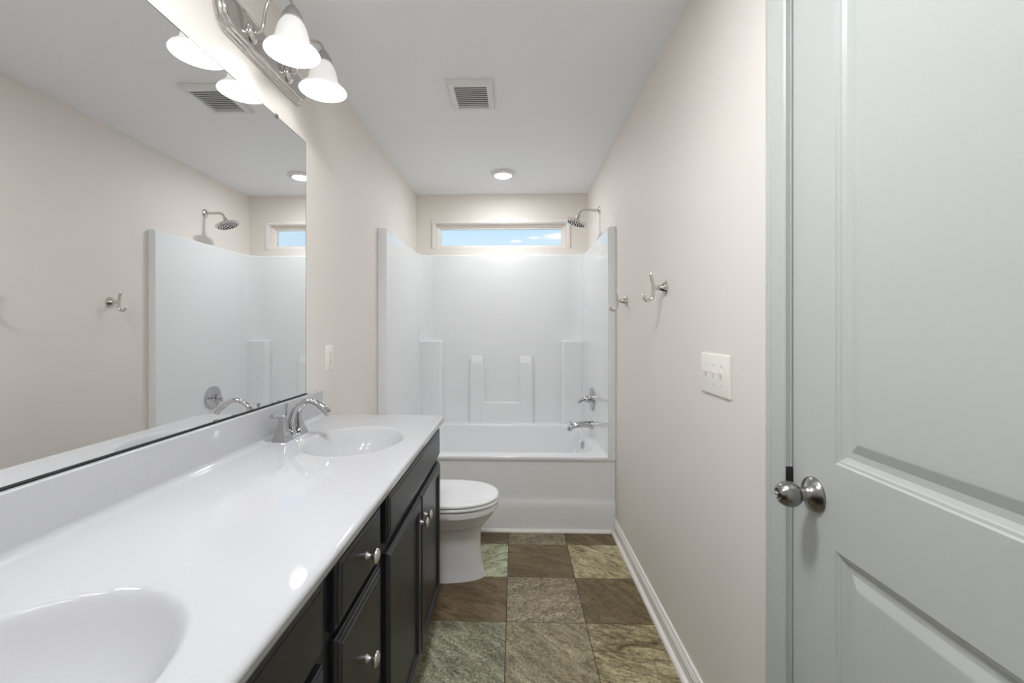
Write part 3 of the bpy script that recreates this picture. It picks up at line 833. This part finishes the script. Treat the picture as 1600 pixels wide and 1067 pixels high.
no = nz_.build('spray_nozzle', M['dark'], hd); no['label'] = 'dark rubber nozzles'; no['kind'] = 'stuff'

va = thing('shower_valve', 'chrome shower valve with a round plate and lever on the surround wall', 'faucet', (IX1, 3.250, 0.745))
MB().lathe([(0.0, 0), (0.085, 0), (0.086, 0.006), (0.084, 0.012), (0.078, 0.016), (0.066, 0.0165), (0.060, 0.0185), (0.045, 0.0225), (0.032, 0.0245), (0.030, 0.030), (0.028, 0.037), (0.0, 0.037)], (IX1 - 0.0005, 3.25, 0.745), '-X', 56, False, False).build('escutcheon', M['chrome'], va)
hn = MB().lathe([(0.021, 0.033), (0.0225, 0.040), (0.0215, 0.056), (0.017, 0.066), (0.008, 0.070), (0.0, 0.0705)], (IX1, 3.25, 0.745), '-X', 32, True, False)
hn.tube(bez((IX1 - 0.055, 3.25, 0.745), (IX1 - 0.075, 3.242, 0.742), (IX1 - 0.095, 3.225, 0.738), (IX1 - 0.112, 3.195, 0.730), 8), [0.015, 0.0145, 0.0135, 0.0125, 0.0115, 0.011, 0.0105, 0.0105, 0.010], 14)
hn.build('lever', M['chrome'], va)

sp = thing('tub_spout', 'chrome bathtub filler spout below the shower valve', 'faucet', (IX1, 3.268, 0.550))
MB().lathe([(0.0, 0), (0.033, 0), (0.033, 0.006), (0.030, 0.014), (0.026, 0.016)], (IX1 - 0.0005, 3.268, 0.550), '-X', 36, False, True).build('spout_flange', M['chrome'], sp)
path = bez((IX1 - 0.012, 3.268, 0.552), (IX1 - 0.06, 3.268, 0.556), (IX1 - 0.11, 3.268, 0.552), (IX1 - 0.142, 3.268, 0.540), 12) + bez((IX1 - 0.150, 3.268, 0.5365), (IX1 - 0.163, 3.268, 0.530), (IX1 - 0.168, 3.268, 0.522), (IX1 - 0.170, 3.268, 0.505), 6)
MB().tube(path, [0.027 - 0.0075 * min(1, i / 12) for i in range(len(path))], 18).build('spout', M['chrome'], sp)
MB().lathe([(0.004, 0.0), (0.004, 0.018), (0.0075, 0.020), (0.0085, 0.025), (0.007, 0.029), (0.0, 0.030)], (IX1 - 0.160, 3.268, 0.543), 'Z', 16).build('diverter_knob', M['chrome'], sp)

# ------------------------------------------------------------------ robe hooks
def hook(y, z, label):
    h = thing('robe_hook', label, 'hook', (XR, y, z), 'robe hooks on the right wall')
    MB().lathe([(0.0, 0), (0.030, 0), (0.030, 0.003), (0.0275, 0.006), (0.0245, 0.0065), (0.0215, 0.010), (0.014, 0.018), (0.0105, 0.028), (0.0095, 0.044), (0.010, 0.050), (0.0, 0.051)], (XR - 0.0005, y, z), '-X', 36, False, False).build('wall_post', M['nickel'], h)
    x = XR - 0.052
    path = bez((x - 0.009, y, z + 0.062), (x - 0.010, y, z + 0.045), (x + 0.001, y, z + 0.025), (x, y, z), 8) + bez((x, y, z - 0.006), (x + 0.002, y, z - 0.030), (x + 0.000, y, z - 0.052), (x - 0.021, y, z - 0.052), 9) + bez((x - 0.025, y, z - 0.0515), (x - 0.034, y, z - 0.050), (x - 0.039, y, z - 0.040), (x - 0.041, y, z - 0.026), 7)
    n = len(path)
    rr = [0.0060] * n
    rr[0] = 0.0035; rr[1] = 0.0056; rr[-1] = 0.004
    MB().tube(path, rr, 12, True, 1.3).build('hook_arm', M['nickel'], h)
hook(1.832, 1.439, 'polished metal robe hook nearer the door, mounted slightly higher in the photo')
hook(2.464, 1.423, 'polished metal robe hook right beside the shower surround edge')

# ------------------------------------------------------------------ switches and outlet
def plate_box(b, x, dirn, y0, y1, z0, z1, th):
    lp = lambda i, t: [(x + dirn * t, y0 + i, z0 + i), (x + dirn * t, y1 - i, z0 + i), (x + dirn * t, y1 - i, z1 - i), (x + dirn * t, y0 + i, z1 - i)]
    b.loft([lp(0, 0.0004), lp(0, th * 0.45), lp(0.0018, th * 0.8), lp(0.006, th)], True, True, True)
sw = thing('light_switch', 'white triple toggle light switch plate on the wall beside the door', 'switch', (XR, 1.378, 1.126))
b = MB(); plate_box(b, XR, -1, 1.283, 1.473, 1.062, 1.190, 0.0075); b.build('switch_plate', M['plastic'], sw)
for y in (1.328, 1.378, 1.428):
    b = MB()
    b.box(XR - 0.0082, XR - 0.0072, y - 0.0052, y + 0.0052, 1.126 - 0.012, 1.126 + 0.012)
    b.build('toggle_slot', M['fanwhite'], sw)
    b = MB()
    b.loft([[(XR - 0.0078, y - 0.0045, 1.128), (XR - 0.0078, y + 0.0045, 1.128), (XR - 0.0078, y + 0.0045, 1.1375), (XR - 0.0078, y - 0.0045, 1.1375)],
            [(XR - 0.020, y - 0.0035, 1.1365), (XR - 0.020, y + 0.0035, 1.1365), (XR - 0.0185, y + 0.0035, 1.1425), (XR - 0.0185, y - 0.0035, 1.1425)]], True, True, True)
    b.build('toggle', M['plastic'], sw)
    for z in (1.126 - 0.030, 1.126 + 0.030):
        MB().lathe([(0.0, 0.0088), (0.0022, 0.0086), (0.0032, 0.0074)], (XR, y, z), '-X', 12, False, False).build('screw', M['satin'], sw)

ou = thing('wall_outlet', 'small white outlet plate on the wall just past the mirror', 'outlet', (XL, 1.998, 1.134))
b = MB(); plate_box(b, XL, 1, 1.9595, 2.0365, 1.0765, 1.1915, 0.006); b.build('outlet_plate', M['plastic'], ou)
b = MB(); b.box(XL + 0.0055, XL + 0.0078, 1.998 - 0.0165, 1.998 + 0.0165, 1.134 - 0.0335, 1.134 + 0.0335, 0.001)
bo = b.build('outlet_insert', M['plastic'], ou)
for zc in (1.134 - 0.0205, 1.134 + 0.0205):
    b = MB()
    b.use(M['plastic']).box(XL + 0.0076, XL + 0.0084, 1.998 - 0.0135, 1.998 + 0.0135, zc - 0.0115, zc + 0.0115, 0.0006)
    b.use(M['dark'])
    for y_, h_ in ((-0.0065, 0.008), (0.0065, 0.007)):
        b.box(XL + 0.0083, XL + 0.0086, 1.998 + y_ - 0.001, 1.998 + y_ + 0.001, zc - 0.001, zc - 0.001 + h_)
    b.box(XL + 0.0083, XL + 0.0086, 1.998 - 0.002, 1.998 + 0.002, zc - 0.008, zc - 0.0045)
    b.build('receptacle', None, bo)
for dz in (-0.004, 0.004):
    b = MB(); b.box(XL + 0.0077, XL + 0.0088, 1.998 - 0.008, 1.998 + 0.008, 1.134 + dz - 0.003, 1.134 + dz + 0.003, 0.0004)
    b.build('outlet_button', M['fanwhite'], ou)

# ------------------------------------------------------------------ toilet
ty = 2.248
to = thing('toilet', 'white toilet with closed lid between the vanity and the bathtub', 'toilet', (-0.40, ty, 0))
def egg(xb, xf, wd, z, sq=2.3, n=56):
    """plan outline: blunt at the back (xb), rounded at the front (xf)"""
    xm = xb + (xf - xb) * 0.46
    pts = []
    for i in range(n):
        a = 2 * pi * i / n
        c, s_ = cos(a), sin(a)
        ex = 2 / (2.15 if c > 0 else 3.2)
        x = xm + (xf - xm if c > 0 else xm - xb) * math.copysign(abs(c) ** ex, c)
        y = ty + wd * math.copysign(abs(s_) ** (2 / 2.25), s_)
        pts.append((x, y, z))
    return pts
b = MB()
b.loft([egg(-0.62, -0.150, 0.092, 0.0), egg(-0.62, -0.150, 0.092, 0.004), egg(-0.615, -0.156, 0.087, 0.018), egg(-0.61, -0.166, 0.083, 0.06), egg(-0.61, -0.176, 0.086, 0.16), egg(-0.61, -0.174, 0.094, 0.235), egg(-0.61, -0.166, 0.105, 0.262),
        egg(-0.61, -0.156, 0.122, 0.270), egg(-0.61, -0.140, 0.140, 0.288), egg(-0.61, -0.116, 0.162, 0.315), egg(-0.61, -0.100, 0.177, 0.340), egg(-0.61, -0.094, 0.182, 0.350), egg(-0.61, -0.089, 0.186, 0.354), egg(-0.61, -0.086, 0.188, 0.375), egg(-0.61, -0.089, 0.186, 0.3825), egg(-0.605, -0.097, 0.180, 0.3852)], True, True, True)
b.build('bowl', M['porcelain'], to, ang=40)
b = MB()
b.loft([egg(-0.55, -0.135, 0.146, 0.3855), egg(-0.55, -0.135, 0.146, 0.3905), egg(-0.56, -0.088, 0.186, 0.3905), egg(-0.565, -0.083, 0.190, 0.393), egg(-0.565, -0.083, 0.190, 0.400), egg(-0.565, -0.087, 0.187, 0.4035), egg(-0.56, -0.100, 0.176, 0.4045)], True, True, True)
b.build('seat', M['lid'], to, ang=40)
b = MB()
b.loft([egg(-0.55, -0.135, 0.146, 0.4046), egg(-0.55, -0.135, 0.146, 0.4088), egg(-0.562, -0.088, 0.186, 0.409), egg(-0.566, -0.083, 0.190, 0.412), egg(-0.567, -0.083, 0.190, 0.4175), egg(-0.566, -0.086, 0.188, 0.421), egg(-0.562, -0.093, 0.182, 0.4238), egg(-0.55, -0.115, 0.165, 0.426), egg(-0.50, -0.20, 0.10, 0.4285)], True, True, True)
b.build('lid', M['lid'], to, ang=40, wn=True)
b = MB()
l = [rrect(XL + 0.006 + i, -0.655 - i, ty - 0.205 + i * 1.5, ty + 0.205 - i * 1.5, 0.035, z, 6) for i, z in ((0.012, 0.385), (0.004, 0.42), (0.0, 0.60), (0.0, 0.705))]
b.loft(l, True, True, True)
b.build('tank', M['porcelain'], to, ang=40, wn=True)
b = MB()
l = [rrect(XL + 0.002 + i, -0.646 - i, ty - 0.215 + i, ty + 0.215 - i, 0.04, z, 6) for i, z in ((0.004, 0.706), (0.0, 0.710), (0.0, 0.728), (0.004, 0.734), (0.012, 0.737))]
b.loft(l, True, True, True)
b.build('tank_lid', M['porcelain'], to, ang=40)
b = MB(); b.lathe([(0.011, 0.0), (0.011, 0.008), (0.006, 0.011)], (-0.655, ty - 0.14, 0.655), 'X', 18)
b.tube([(-0.646, ty - 0.14, 0.655), (-0.643, ty - 0.11, 0.652), (-0.643, ty - 0.075, 0.645)], [0.006, 0.0055, 0.007], 10)
b.build('flush_handle', M['chrome'], to)
